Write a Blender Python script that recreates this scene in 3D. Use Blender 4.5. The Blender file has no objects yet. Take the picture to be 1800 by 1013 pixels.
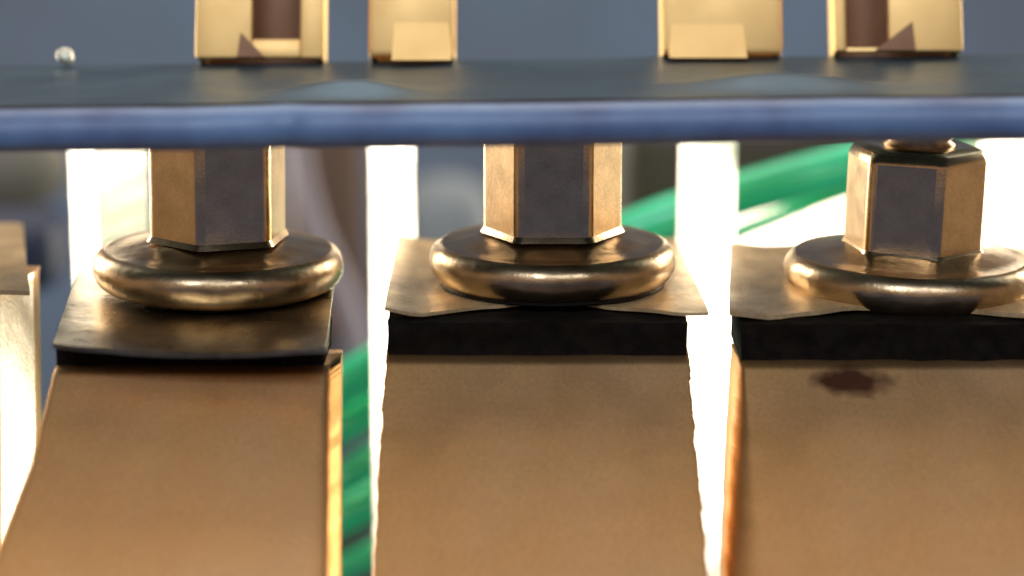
import bpy, bmesh, math, random
from mathutils import Vector, Matrix, noise
R = math.radians
MM = 0.001
random.seed(7)
scene = bpy.context.scene
C = scene.collection

# ------------------------------------------------------------------ camera
PITCH = R(13.0); DIST = 110.0; W_MM = 49.7
cam_pos = Vector((0, -DIST*math.cos(PITCH), DIST*math.sin(PITCH)))
fwd = (-cam_pos).normalized(); right = Vector((1, 0, 0)); up = right.cross(fwd).normalized()
cd = bpy.data.cameras.new("camera"); cam = bpy.data.objects.new("camera", cd); C.objects.link(cam)
cam.location = cam_pos*MM; cam.rotation_euler = (math.pi/2-PITCH, 0, 0)
cd.sensor_width = 36; cd.lens = 36*DIST/W_MM
cd.clip_start = 0.001; cd.clip_end = 10
cd.dof.use_dof = True; cd.dof.focus_distance = 106*MM; cd.dof.aperture_fstop = 24
scene.camera = cam
scene.view_settings.view_transform = 'Standard'; scene.view_settings.look = 'None'
scene.view_settings.exposure = 0; scene.view_settings.gamma = 1

def at(px, py, Y):
    """the point (mm) at depth Y that stands at that place of the photograph"""
    u = (px-900)/1800*W_MM; v = (506.5-py)/1800*W_MM
    d = fwd*DIST + right*u + up*v
    return cam_pos + d*((Y-cam_pos.y)/d.y)
def at_z(px, py, Z):
    u = (px-900)/1800*W_MM; v = (506.5-py)/1800*W_MM
    d = fwd*DIST + right*u + up*v
    return cam_pos + d*((Z-cam_pos.z)/d.z)

# ------------------------------------------------------------------ room light
world = bpy.data.worlds.new("World"); scene.world = world; world.use_nodes = True
bg = world.node_tree.nodes['Background']
bg.inputs[0].default_value = (1.0, 0.70, 0.46, 1); bg.inputs[1].default_value = 0.30

def lamp(name, az, el, dist, w, h, rad, col, target=(0, 0, 0)):
    """area lamp; az 0 = from behind the camera, 180 = from behind the bolts, + = right"""
    a, e = R(az), R(el)
    d = Vector((math.sin(a)*math.cos(e), -math.cos(a)*math.cos(e), math.sin(e)))
    l = bpy.data.lights.new(name, 'AREA'); l.shape = 'RECTANGLE'; l.size = w*MM; l.size_y = h*MM
    l.energy = rad*math.pi*(w*MM)*(h*MM); l.color = col
    o = bpy.data.objects.new(name, l); C.objects.link(o)
    o.location = (Vector(target)+d*dist)*MM
    o.rotation_euler = (-d).to_track_quat('-Z', 'Y').to_euler()
    return o
lamp("window_light_left", -116, 2, 420, 200, 420, .9, (1, .88, .68))
lamp("window_light_right", 124, 2, 420, 100, 420, 1.0, (1, .88, .68))
lamp("bright_light_left", -134, 0, 380, 110, 400, 13, (1, .93, .80))
lamp("bright_light_right", 134, 0, 380, 110, 400, 13, (1, .93, .80))
lamp("front_light_left", -17, 40, 420, 130, 140, 9.5, (.76, .86, 1.0))  # one front light split in two, leaving a dark gap in rim reflections
lamp("front_light_right", 22, 40, 420, 110, 140, 8.0, (.76, .86, 1.0))
lamp("top_light", 180, 62, 420, 320, 300, 3.2, (1, .92, .80))

# ------------------------------------------------------------------ helpers
def mesh_obj(name, verts, faces, mat, parent=None, smooth=False, mm=True):
    me = bpy.data.meshes.new(name)
    me.from_pydata([tuple(Vector(v)*MM) if mm else tuple(v) for v in verts], [], faces)
    me.materials.append(mat); me.update()
    if smooth:
        for p in me.polygons: p.use_smooth = True
    o = bpy.data.objects.new(name, me); C.objects.link(o)
    if parent: o.parent = parent
    return o
def bm_obj(name, bm, mat, parent=None, smooth=False):
    bmesh.ops.recalc_face_normals(bm, faces=bm.faces)
    me = bpy.data.meshes.new(name); bm.to_mesh(me); bm.free()
    me.transform(Matrix.Scale(MM, 4)); me.materials.append(mat)
    if smooth:
        for p in me.polygons: p.use_smooth = True
    o = bpy.data.objects.new(name, me); C.objects.link(o)
    if parent: o.parent = parent
    return o
def thing(name, label, cat, loc=(0, 0, 0), group=None):
    o = bpy.data.objects.new(name, None); C.objects.link(o); o.location = Vector(loc)*MM
    o.empty_display_size = 0.003
    return tag(o, label, cat, group)
def tag(o, label, cat, group=None):
    o['label'] = label; o['category'] = cat
    if group: o['group'] = group
    return o
def bevel(bm, w, seg=3, edges=None):
    bmesh.ops.bevel(bm, geom=(edges or bm.edges)[:], offset=w, segments=seg, profile=.5, affect='EDGES')
def box_bm(x0, x1, y0, y1, z0, z1):
    bm = bmesh.new(); bmesh.ops.create_cube(bm, size=1)
    for v in bm.verts:
        v.co = Vector(((x0+x1)/2+v.co.x*(x1-x0), (y0+y1)/2+v.co.y*(y1-y0), (z0+z1)/2+v.co.z*(z1-z0)))
    return bm
def autosmooth(o, ang=35):
    for p in o.data.polygons: p.use_smooth = True
    o.data.set_sharp_from_angle(angle=R(ang))

def metal(name, col, rough=.25, metallic=1.0, var=.35, col2=None, scale=600, bump=.06, bscale=9000, stain=None, spec=.5, grain=0):
    m = bpy.data.materials.new(name); m.use_nodes = True
    nt = m.node_tree; N = nt.nodes; L = nt.links; b = N['Principled BSDF']
    tc = N.new('ShaderNodeTexCoord')
    n1 = N.new('ShaderNodeTexNoise'); n1.inputs['Scale'].default_value = scale; n1.inputs['Detail'].default_value = 5
    L.new(tc.outputs['Object'], n1.inputs['Vector'])
    mix = N.new('ShaderNodeMix'); mix.data_type = 'RGBA'
    mp = N.new('ShaderNodeMapRange'); mp.inputs[1].default_value = .35; mp.inputs[2].default_value = .7
    L.new(n1.outputs[0], mp.inputs[0])
    mp.inputs[4].default_value = var if col2 is None else 1.0
    L.new(mp.outputs[0], mix.inputs[0])
    mix.inputs[6].default_value = (*col, 1)
    c2 = col2 or tuple(c*.55 for c in col)
    mix.inputs[7].default_value = (*c2, 1)
    out = mix.outputs[2]
    if stain:
        for (cx, cy, cz, rx, ry, rz, scol) in stain:
            # a burnt mark with its own ragged outline, in object coordinates (mm)
            sub = N.new('ShaderNodeVectorMath'); sub.operation = 'SUBTRACT'; sub.inputs[1].default_value = (cx*MM, cy*MM, cz*MM)
            L.new(tc.outputs['Object'], sub.inputs[0])
            div = N.new('ShaderNodeVectorMath'); div.operation = 'DIVIDE'; div.inputs[1].default_value = (rx*MM, ry*MM, rz*MM)
            L.new(sub.outputs[0], div.inputs[0])
            ln = N.new('ShaderNodeVectorMath'); ln.operation = 'LENGTH'; L.new(div.outputs[0], ln.inputs[0])
            nn = N.new('ShaderNodeTexNoise'); nn.inputs['Scale'].default_value = 900; L.new(tc.outputs['Object'], nn.inputs['Vector'])
            ad = N.new('ShaderNodeMath'); ad.operation = 'MULTIPLY_ADD'; ad.inputs[1].default_value = .9
            L.new(nn.outputs[0], ad.inputs[0]); L.new(ln.outputs['Value'], ad.inputs[2])
            mr = N.new('ShaderNodeMapRange'); mr.inputs[1].default_value = .85; mr.inputs[2].default_value = 1.3
            mr.inputs[3].default_value = 1; mr.inputs[4].default_value = 0
            L.new(ad.outputs[0], mr.inputs[0])
            m2 = N.new('ShaderNodeMix'); m2.data_type = 'RGBA'
            L.new(mr.outputs[0], m2.inputs[0]); L.new(out, m2.inputs[6]); m2.inputs[7].default_value = (*scol, 1)
            out = m2.outputs[2]
    if grain:      # fine speckle of a rolled, handled metal face
        ng = N.new('ShaderNodeTexNoise'); ng.inputs['Scale'].default_value = 7000; ng.inputs['Detail'].default_value = 3
        L.new(tc.outputs['Object'], ng.inputs['Vector'])
        mg = N.new('ShaderNodeMapRange'); mg.inputs[1].default_value = .3; mg.inputs[2].default_value = .7
        mg.inputs[3].default_value = 1-grain; mg.inputs[4].default_value = 1+grain
        L.new(ng.outputs[0], mg.inputs[0])
        vm = N.new('ShaderNodeVectorMath'); vm.operation = 'SCALE'
        L.new(out, vm.inputs[0]); L.new(mg.outputs[0], vm.inputs['Scale']); out = vm.outputs[0]
    L.new(out, b.inputs['Base Color'])
    b.inputs['Metallic'].default_value = metallic
    b.inputs['Specular IOR Level'].default_value = spec
    n2 = N.new('ShaderNodeTexNoise'); n2.inputs['Scale'].default_value = bscale; n2.inputs['Detail'].default_value = 4
    L.new(tc.outputs['Object'], n2.inputs['Vector'])
    n3 = N.new('ShaderNodeTexNoise'); n3.inputs['Scale'].default_value = scale*1.7; n3.inputs['Detail'].default_value = 3
    L.new(tc.outputs['Object'], n3.inputs['Vector'])
    mr = N.new('ShaderNodeMapRange'); mr.inputs[3].default_value = rough*.75; mr.inputs[4].default_value = rough*1.35
    L.new(n3.outputs[0], mr.inputs[0]); L.new(mr.outputs[0], b.inputs['Roughness'])
    bp = N.new('ShaderNodeBump'); bp.inputs['Strength'].default_value = bump; bp.inputs['Distance'].default_value = .0001
    L.new(n2.outputs[0], bp.inputs['Height']); L.new(bp.outputs[0], b.inputs['Normal'])
    return m

BRASS = (.86, .50, .205)
M_face = metal('brass_face', BRASS, .42, col2=(.68, .44, .24), scale=90, bump=.10, bscale=14000, grain=.10)
STAINC = at(1498, 668, -8.2)-at((1297+1880)/2, 1090, -14)
M_face_stained = metal('brass_face_stained', BRASS, .42, col2=(.68, .44, .24), scale=90, bump=.10, bscale=14000, grain=.10,
                       stain=[(STAINC.x, STAINC.y, STAINC.z, 2.3, 3, .75, (.15, .06, .035))])
M_edge = metal('highlit_brass', (1.0, .92, .74), .24, var=.3, scale=500, bump=.10, bscale=5000)
M_tab_pale = metal('pale_brass_tab', (.90, .66, .36), .36, .6, col2=(.58, .40, .20), scale=500, bump=.25, bscale=2200, grain=.12)
M_tab_shaded = metal('shaded_brass_tab', (.52, .43, .28), .28, col2=(.24, .185, .12), scale=420, bump=.22, bscale=2200, grain=.15)  # darker copy of the tab brass, the flange's shade is in its colour
M_bolt = metal('brass_bolt', (.72, .53, .32), .30, col2=(.40, .28, .16), scale=500, bump=.28, bscale=1800)
M_head = metal('brass_head', (.88, .64, .38), .21, var=.5, scale=700, bump=.07, bscale=6000, grain=.09)
M_black = metal('matte_black', (.004, .003, .0025), .7, 0, col2=(.010, .007, .005), scale=1500, bump=.5, bscale=4000, spec=.08)
M_under_shade = metal('flange_shade', (.014, .011, .009), .45, .6, var=.5, scale=700, bump=.2, bscale=4000)  # near-black, paints the shadow beneath the flange
M_lip = metal('blue_lip_enamel', (.13, .24, .45), .46, 0, col2=(.07, .11, .25), scale=260, bump=.12, bscale=8000, spec=.7)  # lighter than the rail's top, the front highlight is in this colour
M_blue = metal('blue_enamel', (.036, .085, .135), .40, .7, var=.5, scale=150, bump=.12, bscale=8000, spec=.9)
M_post = metal('overexposed_metal', (.96, .90, .78), .30, .8, var=.1, scale=300, bump=.05)  # pale base paints in the glare on strongly lit metal
M_clip = metal('gold_clip', (1.0, .69, .29), .50, .9, var=.2, scale=300)
M_clip_dark = metal('clip_slot', (.26, .12, .05), .5, .1, var=.3, scale=500)
M_green = metal('green_insulation', (.04, .88, .46), .13, 0, var=.3, scale=300, bump=.05, spec=.6)
M_gap = metal('bare_copper', (.8, .55, .4), .3, 1)
M_back = metal('grey_blue_backdrop', (.28, .40, .56), .8, 0, col2=(.20, .24, .29), scale=25, bump=0)
M_table = metal('purple_grey_table', (.09, .075, .095), .7, 0, col2=(.06, .05, .055), scale=60, bump=0)
M_card = metal('dark_card', (.02, .04, .12), .7, 0, var=.5, scale=40, bump=0)
M_navy = metal('navy_block', (.02, .03, .07), .5, 0, scale=60, bump=0)
M_brown = metal('brown_sleeve', (.20, .12, .08), .5, 0, scale=60, bump=0)
M_lilac = metal('lilac_sheath', (.42, .36, .42), .5, 0, var=.3, scale=60, bump=0)
M_pale = metal('pale_grey', (.42, .46, .48), .7, 0, col2=(.24, .27, .30), scale=40, bump=0)
M_taupe = metal('taupe', (.26, .24, .20), .7, 0, scale=40, bump=0)
M_bead = metal('solder', (.75, .74, .60), .4, .3, bump=.3, bscale=3000)
M_brown2 = metal('dark_brown', (.06, .045, .03), .6, 0, scale=60, bump=0)
M_white = metal('white_block', (.92, .90, .86), .5, 0, var=.1, scale=60, bump=0)

# ------------------------------------------------------------------ setting
def struct(o): o['kind'] = 'structure'; return o
struct(bm_obj('backdrop', box_bm(-64, 64, 140, 144, -60, 70), M_back))
struct(bm_obj('table', box_bm(-110, 110, -145.9, 139.9, -66, -60), M_table))
struct(bm_obj('reflection_card', box_bm(-240, 260, -150, -146, -110, 12), M_card))  # unseen dark card behind the camera, added for the heads' dark reflections

# ------------------------------------------------------------------ strips
def strip(spec):
    """a leaning brass bar with a thin top tab and a black layer between"""
    t = thing('contact_strip', spec['label'], 'brass strip', at((spec['fl'][0][0]+spec['fr'][0][0])/2, 1090, -14), 'brass contact strips side by side')
    base = t.location/MM
    # --- body: outline left/right edges given as (px, py, Y)
    def interp(pts, s):
        for a, b in zip(pts, pts[1:]):
            if s <= b[1]: 
                k = (s-a[1])/(b[1]-a[1]); return a[0]+(b[0]-a[0])*k
        return pts[-1][0]
    y0, y1 = spec['y0'], 1120
    NV, NU = 150, 48
    verts = []; sd = spec['seed']
    Ytop = spec['Yf']
    for j in range(NV+1):
        v = j/NV; py = y0+(y1-y0)*v
        Y = Ytop - (py-y0)/470*spec['lean'] - .25*math.sin(v*math.pi)
        jl = .07*noise.noise(Vector((sd, py*.03, 0)))+.05*noise.noise(Vector((sd, py*.2, 3)))
        jr = .07*noise.noise(Vector((sd+9, py*.03, 0)))+.05*noise.noise(Vector((sd+9, py*.2, 3)))
        L_ = at(interp(spec['fl'], py), py, Y); R_ = at(interp(spec['fr'], py), py, Y)
        xl, xr = L_.x+jl*spec.get('jl', 1), R_.x+jr*spec.get('jr', 1); z = (L_.z+R_.z)/2
        rl = spec['rl'][0]+(spec['rl'][1]-spec['rl'][0])*v; rr = spec['rr'][0]+(spec['rr'][1]-spec['rr'][0])*v
        # section: back-left, left edge arc, flat, right edge arc, back-right
        th = spec.get('th', 3.0)
        sec = [(xl, th)]
        K = 12
        for k in range(K+1):
            a = math.pi/2*k/K; sec.append((xl+rl*(1-math.cos(a)), spec.get('dl', rl)*(1-math.sin(a))))
        for k in range(1, 8):
            q = k/8; sec.append((xl+rl+(xr-rr-xl-rl)*q, -.10*math.sin(q*math.pi)))
        for k in range(K+1):
            a = math.pi/2*k/K; sec.append((xr-rr*(1-math.sin(a)), spec.get('dr', rr)*(1-math.cos(a))))
        if spec.get('cr'): sec.append((xr+spec['cr'], spec.get('dr', rr)+spec['cr']*spec['crs']))
        sec.append((xr+spec.get('cr', 0), th))
        # soft roll at the top edge
        top = max(0, 1-(py-y0)/12.0)
        for (x, dy) in sec: verts.append(Vector((x, Y+dy+.35*top*top, z))-base)
    n = len(sec); faces = []
    for j in range(NV):
        for i in range(n-1):
            faces.append((j*n+i, j*n+i+1, (j+1)*n+i+1, (j+1)*n+i))
        faces.append((j*n+n-1, j*n, (j+1)*n, (j+1)*n+n-1))
    faces.append(tuple(range(n-1, -1, -1))); faces.append(tuple(NV*n+i for i in range(n)))
    o = mesh_obj('bar', verts, faces, spec.get('mat', M_face), t)
    autosmooth(o, 50)
    if spec.get('cr'):        # pale strip just proud of the bar's side, painting in its edge highlight
        ev = []
        for j in range(NV+1):
            for (q, off) in ((.04, .012), (.96, .012), (.96, -.05), (.04, -.05)):
                p0, p1 = verts[j*n+n-3], verts[j*n+n-2]
                w = p0.lerp(p1, q); dd = Vector((p1.x-p0.x, p1.y-p0.y, 0)).normalized()
                ev.append(w+Vector((dd.y, -dd.x, 0))*off)
        ef = [(3, 2, 1, 0), tuple(NV*4+k for k in range(4))]
        for j in range(NV):
            for k in range(4):
                k2 = (k+1) % 4; ef.append((j*4+k, j*4+k2, (j+1)*4+k2, (j+1)*4+k))
        mesh_obj('lit_edge', ev, ef, M_edge, t)
    # --- tab: sheet from its front edge back to its rear edge, at height Z
    Z, th = spec['Z'], spec.get('tt', .22)
    fr, bk = spec['tf'], spec['tb']
    NX, NY = 26, 16
    P = []
    for j in range(NY+1):
        q = j/NY
        for i in range(NX+1):
            p = i/NX
            A = Vector((fr[0][0]+(fr[1][0]-fr[0][0])*p, fr[0][1]+(fr[1][1]-fr[0][1])*p, 0))
            B = Vector((bk[0][0]+(bk[1][0]-bk[0][0])*p, bk[0][1]+(bk[1][1]-bk[0][1])*p, 0))
            a = at_z(A.x, A.y, Z); b = at_z(B.x, B.y, Z)
            w = a.lerp(b, q)
            if spec.get('notch'):  # front cut back to bare black where the flange's shadow falls
                k = (p-spec['notch'][0])/spec['notch'][1]
                w.y += spec['notch'][2]*max(0, 1-k*k)*(1-q)**2*(1+.25*noise.noise(Vector((p*9, sd, 1))))
            w.z += -spec.get('sag', 0)*math.sin(p*math.pi)*(1-q)**3
            w.z += .10*noise.noise(Vector((w.x*.35, w.y*.35, sd)))
            w.y += .10*noise.noise(Vector((w.x*.8, sd, 5)))*(1-q)
            if spec.get('curl') and p < spec['curl'][0]:
                k = (spec['curl'][0]-p)/spec['curl'][0]; w.z += spec['curl'][1]*k
            P.append(w)
    nx = NX+1
    verts = [p-base for p in P]+[p-base-Vector((0, 0, th)) for p in P]; off = len(P)
    faces = []
    for j in range(NY):
        for i in range(NX):
            a = j*nx+i; faces.append((a, a+1, a+nx+1, a+nx)); faces.append((off+a, off+a+nx, off+a+nx+1, off+a+1))
    for i in range(NX):
        faces.append((i, off+i, off+i+1, i+1)); a = NY*nx+i; faces.append((a, a+1, off+a+1, off+a))
    for j in range(NY):
        a = j*nx; faces.append((a, a+nx, off+a+nx, off+a)); a = j*nx+NX; faces.append((a, off+a, off+a+nx, a+nx))
    o = mesh_obj('tab', verts, faces, spec.get('tm', M_tab_pale), t); autosmooth(o, 40)
    # --- black layer between tab and bar
    zt = Z-th-spec.get('sag', 0)*.2-.12; zb = at((spec['fl'][0][0]+spec['fr'][0][0])/2, y0, Ytop+.2).z
    a = at(spec['fl'][0][0]+4, y0, Ytop+.5); b = at(spec['fr'][0][0]-spec.get('ir', 4), y0, Ytop+.5)
    bm = box_bm(a.x, b.x, Ytop+spec.get('ins', .35), Ytop+5, zb-.02, zt)
    bmesh.ops.subdivide_edges(bm, edges=bm.edges[:], cuts=10, use_grid_fill=True)
    for v in bm.verts:
        v.co += Vector((.05*noise.noise(v.co*1.3), .22*noise.noise(v.co*.9+Vector((sd, 0, 0))), .05*noise.noise(v.co*1.1))); v.co -= base
    bm_obj('black_layer', bm, M_black, t)
    return t
COMMON = dict(lean=10.5)
strip(dict(label='brass strip cut off by the left photo edge, only its bright side showing', seed=1,
           fl=[(-420, 500), (-420, 1120)], fr=[(-8, 510), (-4, 840), (-6, 1120)], y0=514, Yf=-2.4, lean=6, rl=(.5, .5), rr=(.3, .3), dr=.5, cr=.95, crs=4, jr=.06,
           Z=.6, tf=[(-420, 512), (52, 512)], tb=[(-420, 395), (40, 392)], ins=.9, th=5.5, ir=12))
strip(dict(COMMON, label='brass strip under the leftmost bolt, with a thin sagging top tab', seed=2,
           fl=[(96, 640), (52, 820), (-4, 960), (-60, 1120)], fr=[(578, 640), (573, 1120)], y0=647, Yf=-9.3, rl=(.25, .5), rr=(.3, 1.7), dr=.5, cr=.40, crs=3.6,
           Z=.0, tf=[(92, 604), (574, 612)], tb=[(150, 444), (592, 444)], sag=.35, tm=M_tab_shaded, ins=.4, jr=.3, ir=8))
strip(dict(COMMON, label='brass strip in the middle, its top tab curled up at the left corner', seed=3,
           fl=[(678, 628), (664, 820), (655, 1013), (652, 1120)], fr=[(1212, 628), (1222, 760), (1240, 950), (1250, 1120)], y0=628, Yf=-7.4, rl=(.12, .16), rr=(.12, .16),
           Z=.3, tf=[(676, 553), (1246, 549)], tb=[(700, 422), (1188, 418)], curl=(.10, .30), ins=.3, tt=.16, notch=(.50, .40, 1.9), jl=1.4, jr=1.6))
strip(dict(COMMON, label='brass strip on the right with a dark burnt mark near its top edge', seed=4,
           fl=[(1297, 636), (1286, 820), (1279, 1013), (1276, 1120)], fr=[(1880, 636), (1905, 1120)], y0=636, Yf=-7.6, rl=(.3, 2.6), rr=(.3, .3), dl=2.0, mat=M_face_stained,
           Z=.3, tf=[(1282, 552), (1880, 560)], tb=[(1282, 430), (1820, 432)], curl=(.12, .10), ins=.3, tt=.2, jl=.4, notch=(.55, .42, 1.9)))

# ------------------------------------------------------------------ bolts
def lathe(profile, seg=96):
    bm = bmesh.new(); rings = []
    for (r, z) in profile:
        if r < 1e-6: rings.append([bm.verts.new((0, 0, z))])
        else: rings.append([bm.verts.new((r*math.cos(2*math.pi*k/seg), r*math.sin(2*math.pi*k/seg), z)) for k in range(seg)])
    for a, b in zip(rings, rings[1:]):
        for k in range(seg):
            k2 = (k+1) % seg
            if len(a) == 1: bm.faces.new((a[0], b[k], b[k2]))
            elif len(b) == 1: bm.faces.new((a[k], b[0], a[k2]))
            else: bm.faces.new((a[k], b[k], b[k2], a[k2]))
    return bm
def bolt(px, rimy, phi, label, top, rfl=6.0, tilt=0, drop=0, rhex=3.42, bottom=.3):
    c = at(px, rimy, 0)           # centre of the rim
    t = thing('flange_bolt', label, 'bolt', (c.x, 0, bottom), 'flanged hexagon bolts on the brass strips')
    h = c.z-bottom
    prof = [(0, h+1.3), (3.2, h+1.3), (3.8, h+1.15), (4.5, h+1.0), (rfl-.75, h+.86)]
    for k in range(0, 15):
        a = R(84-k*12)
        prof.append((rfl-.78+.78*math.cos(a) if a > 0 else rfl-1.2+1.2*math.cos(a)**.8 if math.cos(a) > 0 else rfl-1.2, h+.05+(.84 if a > 0 else 1.12)*math.sin(a)))
    prof += [(rfl-1.6, max(.1, h-1.25)), (rfl-2.2, .39), (0, .39)]
    bm = lathe(prof)
    for v in bm.verts:
        v.co += v.co.normalized()*(.05*noise.noise(v.co*.7+Vector((px, 0, 0)))+.02*noise.noise(v.co*2.2+Vector((px, 3, 0))))
    o = bm_obj('flange', bm, M_bolt, t, True); autosmooth(o, 50)
    bm_obj('shade_disc', lathe([(0, .02), (5.35, .02), (5.45, .1), (5.45, .3), (5.35, .38), (0, .38)]), M_under_shade, t)  # dark disc added to stand in for the shadow under the flange
    # hexagon head with rounded upper corners
    bm = bmesh.new(); z0 = h+1.38-drop; z1 = z0+top
    vs = [[bm.verts.new((rhex*rr*math.sin(R(60*k-30)), -rhex*rr*math.cos(R(60*k-30)), z)) for k in range(6)]
          for (z, rr) in ((z0, 1.05), (z0+.28, 1.0), (z1-.35, 1.0), (z1, .86))]
    for a, b in zip(vs, vs[1:]):
        for k in range(6): bm.faces.new((a[k], a[(k+1) % 6], b[(k+1) % 6], b[k]))
    bm.faces.new(vs[0][::-1]); bm.faces.new(vs[-1])
    edges = [e for e in bm.edges if (abs(e.verts[0].co.z-e.verts[1].co.z) > .1) or min(e.verts[0].co.z, e.verts[1].co.z) > z1-.5]
    bmesh.ops.bevel(bm, geom=edges, offset=.34, segments=5, profile=.5, affect='EDGES')
    o = bm_obj('hexagon_head', bm, M_head, t); autosmooth(o, 28)
    for p in o.data.polygons:
        if p.area > 6e-6: p.use_smooth = False
    o.rotation_euler = (0, 0, R(phi))
    # threaded stud that rises out of the head into the rail
    prof = []; zz = z1-.2; k = 0
    while zz < 8.75-bottom:
        prof.append((1.75 if k % 2 else 1.5, zz)); zz += .22; k += 1
    prof = [(0, z1-.2)]+prof+[(0, zz)]
    o = bm_obj('threaded_stud', lathe(prof, 40), M_bolt, t, True)
    t.rotation_euler = (0, R(tilt), 0)
    return t
bolt(384, 466, 22, 'leftmost flanged brass bolt, its hexagon head turned to show two front faces', 6.0, 6.02, 1.0)
bolt(971, 455, 0, 'middle flanged brass bolt with the flat of its head facing the camera', 6.0, 5.95)
bolt(1600, 477, -19, 'rightmost flanged brass bolt, rounded top of its head clear of the blue rail', 5.15, 6.1, 1.2, .25)

# ------------------------------------------------------------------ blue rail
def rail():
    # cross section in (Y, Z), swept along X with the slight slope and waves of the photo
    t = thing('blue_rail', 'blue enamelled metal rail running across above all the bolts', 'rail', at(900, 262, -5))
    base = t.location/MM
    sec = []
    zb = at(900, 263, -12.5).z; zt = at(900, 187, -12.5).z; h = zt-zb
    for k in range(17):           # rolled front lip
        a = R(-90+180*k/16); sec.append((-11.6-1.05*math.cos(a), zb+h/2+h/2*math.sin(a)))
    ztop = at(900, 104, 8).z
    sec += [(-10.9, zt-.3), (-10.5, zt-.7), (-10.6, zb)]
    top = [(-10.48, zb+.01), (-10.48, zt-.75), (-10.0, zt-.65)]
    for k in range(1, 41):
        q = k/40; top.append((-10.0+17.8*q, zt-.65+(ztop-zt+.65)*q ))
    top += [(8.0, ztop-.3), (8.0, zb+1.2), (7.6, zb+.9)]
    def sweep(name, sec, mat):
        verts = []; faces = []; NX = 220; n = len(sec)
        for i in range(NX+1):
            x = -45+90*i/NX
            for k, (y, z) in enumerate(sec):
                wv = .10*noise.noise(Vector((x*.07, y*.1, 0)))+.03*noise.noise(Vector((x*.4, y*.3, 9)))
                # low humps added in the top sheet to raise its glints
                if z > zb+1 and name == 'top_plate':
                    for (x0, yy, wx, am) in ((-7.5, -4.0, 3.2, .80), (12.2, -3.6, 4.4, .72)):
                        wv += am*math.exp(-((x-x0)/wx)**2-((y-yy)/1.5)**2)*(name == 'top_plate')
                gr = .45*math.exp(-((x+9.6)/.8)**2) if name == 'front_lip' and y < -11 else 0   # a pinched joint in the lip
                verts.append(Vector((x, y+gr, z+x*.0125+wv))-base)
        for i in range(NX):
            for k in range(n):
                k2 = (k+1) % n; a, b = i*n+k, i*n+k2
                faces.append((a, a+n, b+n, b))
        faces.append(tuple(range(n))); faces.append(tuple(NX*n+k for k in range(n-1, -1, -1)))
        o = mesh_obj(name, verts, faces, mat, t); autosmooth(o, 40)
    sweep('front_lip', sec, M_lip); sweep('top_plate', top, M_blue)
    sweep('valley_shade', [(-10.75, zt-.5), (-10.75, zt-.12), (-9.2, zt-.2), (-9.2, zt-.7)], M_black)  # black strip stands in for the unlit valley behind the lip
    return ztop
ZR = rail()

# ------------------------------------------------------------------ brass posts behind, between the bolts, their glare put into a pale colour
def post(pl, pm, pr, ptop, label, Y=13.0):
    a, m, b = at(pl, 600, Y), at(pm, 600, Y), at(pr, 600, Y)
    zt = at((pl+pr)/2, ptop-8, Y).z; zb = -32
    t = thing('sunlit_post', label, 'post', (m.x, Y, zb), 'sunlit brass posts behind the rail')
    base = t.location/MM
    d = 5.2
    da, db = (m.x-a.x)*2.1, (b.x-m.x)*2.1; d = max(da, db)
    P = [(a.x, Y+da), (m.x-.05, Y+.05), (m.x+.05, Y+.05), (b.x, Y+db), (b.x*(1.07 if b.x < 0 else 1)-(.0 if b.x < 0 else .5), Y+d+1), (a.x*(1.07 if a.x > 0 else 1)+(.0 if a.x > 0 else .5), Y+d+1)]
    NZ = 40; verts = []; faces = []
    for j in range(NZ+1):
        z = zb+(zt-zb)*j/NZ
        for (x, y) in P:
            verts.append(Vector((x+.05*noise.noise(Vector((x, z*.8, 0))), y, z))-base)
    n = len(P)
    for j in range(NZ):
        for k in range(n):
            k2 = (k+1) % n; faces.append((j*n+k, j*n+k2, (j+1)*n+k2, (j+1)*n+k))
    faces.append(tuple(range(n-1, -1, -1))); faces.append(tuple(NZ*n+k for k in range(n)))
    mesh_obj('shaft', verts, faces, M_post, t)
    return t
post(106, 182, 247, 262, 'sunlit brass post left of the leftmost bolt, two facets showing')
post(645, 722, 731, 258, 'narrow sunlit brass post between the leftmost and middle bolts')
post(1190, 1195, 1308, 252, 'sunlit brass post between the middle and rightmost bolts')
post(1706, 1712, 1900, 246, 'wide sunlit brass post right of the rightmost bolt, cut off by the photo edge')

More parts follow.
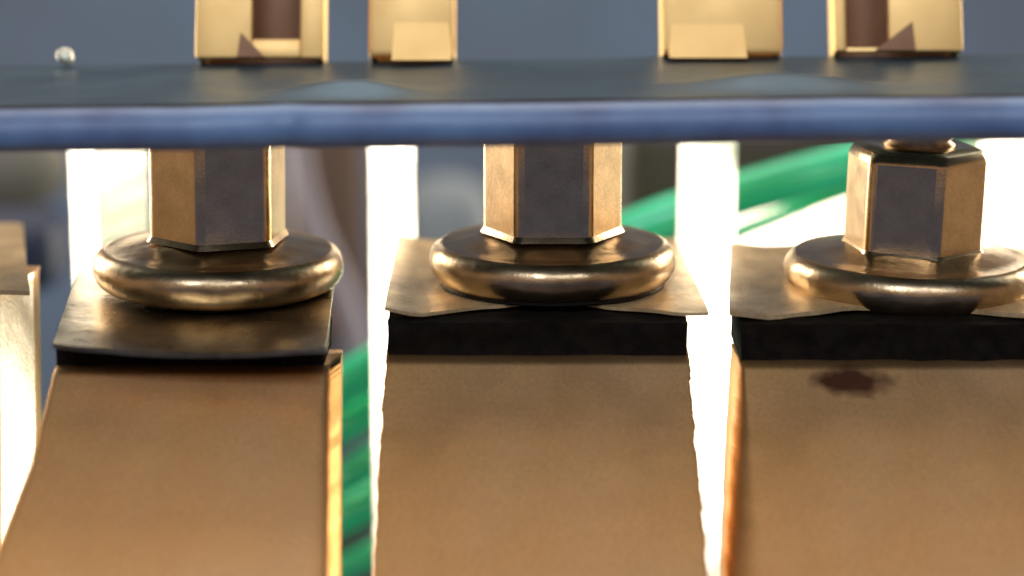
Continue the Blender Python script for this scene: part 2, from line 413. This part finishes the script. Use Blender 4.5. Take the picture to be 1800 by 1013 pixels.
# ------------------------------------------------------------------ gold clips standing on the rear of the rail
def clip(x0, x1, ybot, label, slot=None, notch=None, bevelface=None, Y=6.8):
    p0 = at(x0, ybot, Y); p1 = at(x1, ybot, Y)
    t = thing('gold_clip', label, 'clip', ((p0.x+p1.x)/2, Y, p0.z), 'gold clips standing on the rail')
    base = t.location/MM
    w = p1.x-p0.x; h = 11
    # folded sheet: front leaf with a slot, two side returns
    def sheet(name, xa, xb, ya, yb, za, zb, mat, bw=.15, par=t):
        bm = box_bm(xa, xb, ya, yb, za, zb); bevel(bm, bw, 2)
        o = bm_obj(name, bm, mat, par); autosmooth(o, 40); return o
    if slot:
        s0 = (slot[0]-x0)/(x1-x0)*w-w/2; s1 = (slot[1]-x0)/(x1-x0)*w-w/2; sz = (ybot-slot[2])/36.
        sheet('front_leaf', -w/2, s0, -.5, 0, 0, h, M_clip)
        sheet('front_leaf', s1, w/2, -.5, 0, 0, h, M_clip)
        sheet('front_leaf', s0-.05, s1+.05, -.49, -.02, .02, sz, M_clip)
        sheet('back_leaf', -w/2+.3, w/2-.3, 2.0, 2.4, .02, h-.4, M_clip_dark)
    else:
        sheet('front_leaf', -w/2, w/2, -.5, 0, 0, h, M_clip, .3)
        sheet('back_leaf', -w/2+.2, w/2-.2, 2.0, 2.4, .02, h-.4, M_clip)
    sheet('side_leaf', -w/2+.02, -w/2+.42, .02, 2.0, .01, h-.1, M_clip)
    sheet('side_leaf', w/2-.42, w/2-.02, .02, 2.0, .01, h-.1, M_clip)
    # folded foot of the clip
    if bevelface:
        f0, f1, fz = bevelface
        xa = (f0-x0)/(x1-x0)*w-w/2; xb = (f1-x0)/(x1-x0)*w-w/2
        verts = [(xa, -1.0, -.34), (xb, -1.0, -.34), (xb-.15, -.52, fz), (xa+.1, -.52, fz), (xa, -.52, 0), (xb, -.52, 0)]
        mesh_obj('folded_foot', verts, [(0, 1, 2, 3), (0, 3, 4), (1, 5, 2), (0, 4, 5, 1), (4, 3, 2, 5)], M_clip, t)
    if notch:
        xa = (notch[0]-x0)/(x1-x0)*w-w/2; xb = (notch[1]-x0)/(x1-x0)*w-w/2
        verts = [(xa, -.75, 0), (xb, -.75, 0), (xa+(xb-xa)*notch[3], -.6, notch[2]), (xa, -.51, 0), (xb, -.51, 0), (xa+(xb-xa)*notch[3], -.51, notch[2])]
        mesh_obj('torn_barb', verts, [(0, 1, 2), (0, 2, 5, 3), (1, 4, 5, 2), (0, 3, 4, 1), (3, 5, 4)], M_clip_dark, t)
    t.rotation_euler = (R(-20), 0, 0)
    return t
clip(345, 570, 106, 'gold clip at upper left with a brown slot and a torn barb', slot=(444, 528, 70), notch=(420, 468, 1.3, .1))
clip(648, 800, 102, 'narrow gold clip right of the slotted one, plain with a folded foot', bevelface=(690, 794, 1.7))
clip(1163, 1375, 98, 'wide gold clip right of the middle bolt with a slanted folded foot', bevelface=(1175, 1310, 1.5))
clip(1466, 1690, 94, 'gold clip at upper right, brown slot and a slanting bright edge', slot=(1486, 1560, 88), notch=(1535, 1605, 1.5, .95))

# ------------------------------------------------------------------ green wires
def wire(pts, r, label, Y0, name='green_wire', mat=None, cat='wire', group='green wires behind the strips'):
    P = [at(x, y, Y) for (x, y, Y) in pts]
    cu = bpy.data.curves.new('wire_path', 'CURVE'); cu.dimensions = '3D'; cu.bevel_depth = r*MM; cu.bevel_resolution = 8; cu.resolution_u = 16
    sp = cu.splines.new('NURBS'); sp.points.add(len(P)-1)
    for q, p in zip(sp.points, P): q.co = (*(p*MM), 1)
    sp.use_endpoint_u = True; sp.order_u = 3; cu.use_fill_caps = True
    tmp = bpy.data.objects.new('tmp', cu); C.objects.link(tmp)
    dg = bpy.context.evaluated_depsgraph_get(); me = bpy.data.meshes.new_from_object(tmp.evaluated_get(dg))
    bpy.data.objects.remove(tmp); bpy.data.curves.remove(cu)
    me.materials.clear(); me.materials.append(mat or M_green)
    for p in me.polygons: p.use_smooth = True
    o = bpy.data.objects.new(name, me); C.objects.link(o)
    return tag(o, label, cat, group)
wire([(400, 800, 31), (595, 680, 29), (643, 655, 29), (850, 530, 29), (1120, 400, 29), (1300, 342, 29), (1480, 293, 29), (1700, 240, 29)], 1.35, 'thickest green wire, climbing to the right past the rightmost bolt', 28)
wire([(900, 560, 31), (1120, 478, 31), (1300, 408, 31), (1400, 368, 31), (1480, 335, 31), (1700, 270, 31)], .5, 'thin green wire just below the thickest one, right of the middle bolt', 30)
wire([(400, 870, 33), (595, 756, 30), (643, 728, 30), (850, 610, 30), (1150, 520, 30)], .98, 'green wire in the left gap, second from the top there', 30)
wire([(400, 950, 33), (595, 846, 30), (643, 818, 30), (850, 690, 30), (1200, 560, 30)], 1.05, 'green wire in the left gap, third from the top there', 29)
wire([(400, 1010, 33), (595, 915, 31), (643, 888, 31), (850, 760, 31), (1200, 620, 31)], 1.15, 'second lowest green wire in the left gap', 29)
wire([(400, 1080, 34), (595, 1000, 31), (643, 985, 31), (850, 860, 31), (1200, 720, 31)], .9, 'lowest green wire at the bottom of the left gap', 29)

# ------------------------------------------------------------------ blurred things far behind
def blurred(name, x0, x1, y0, y1, Y, depth, mat, label, cat, b=1.5):
    a = at(x0, y1, Y); c = at(x1, y0, Y)
    bm = box_bm(a.x, c.x, Y, Y+depth, a.z, c.z); bevel(bm, b, 4)
    o = bm_obj(name, bm, mat); autosmooth(o, 50)
    return tag(o, label, cat)
blurred('navy_block', -120, 92, 395, 520, 45, 8, M_navy, 'dark navy block out of focus behind the left strips', 'block')
blurred('brown_sleeve', 500, 640, 200, 620, 100, 6, M_brown, 'brown sleeve out of focus between the leftmost bolt and the post', 'sleeve', 2.5)
wire([(520, 250, 80), (535, 350, 80), (575, 450, 80), (625, 560, 80), (660, 700, 80)], .9, 'lilac grey cable hanging out of focus in front of the brown sleeve', 80, 'pale_cable', M_lilac, 'cable', None)
blurred('dark_brown_block', 1085, 1560, 200, 470, 62, 10, M_brown2, 'dark brown block out of focus above the thick green wire', 'block', 3)
def plate(name, x0, x1, y0, y1, Y, side, label, cat):
    """bright metal sheet standing turned to one side"""
    a = at(x0, y1, Y); c = at(x1, y1, Y); zt = at(x0, y0, Y).z
    w = c.x-a.x; d = w*2.1
    ya, yc = (Y+d, Y) if side < 0 else (Y, Y+d)
    a0, c0 = at(x0, y1, ya), at(x1, y1, yc); a1, c1 = at(x0, y0, ya), at(x1, y0, yc)
    verts = [a0, c0, c0+Vector((0, 1, 0)), a0+Vector((0, 1, 0)), a1, c1, c1+Vector((0, 1, 0)), a1+Vector((0, 1, 0))]
    o = mesh_obj(name, verts, [(3, 2, 1, 0), (4, 5, 6, 7), (0, 1, 5, 4), (1, 2, 6, 5), (2, 3, 7, 6), (3, 0, 4, 7)], M_post)
    return tag(o, label, cat)
plate('bright_plate', 1195, 1500, 352, 640, 36, 1, 'bright metal plate behind the green wires on the right', 'plate')
blurred('pale_grey_block', 690, 870, 320, 520, 95, 8, M_pale, 'pale grey block out of focus just left of the middle bolt head', 'block', 4)
blurred('taupe_block', -140, 105, 215, 385, 70, 8, M_taupe, 'taupe block out of focus at the left edge under the rail', 'block', 4)
c = at(116, 99, 6.8)
bm = bmesh.new(); bmesh.ops.create_icosphere(bm, subdivisions=3, radius=.48)
for v in bm.verts:
    v.co.z *= .9; v.co += v.co.normalized()*.14*noise.noise(v.co*3); v.co += c
tag(bm_obj('solder_bead', bm, M_bead, None, True), 'small pale solder bead on the rear of the rail at upper left', 'bead')
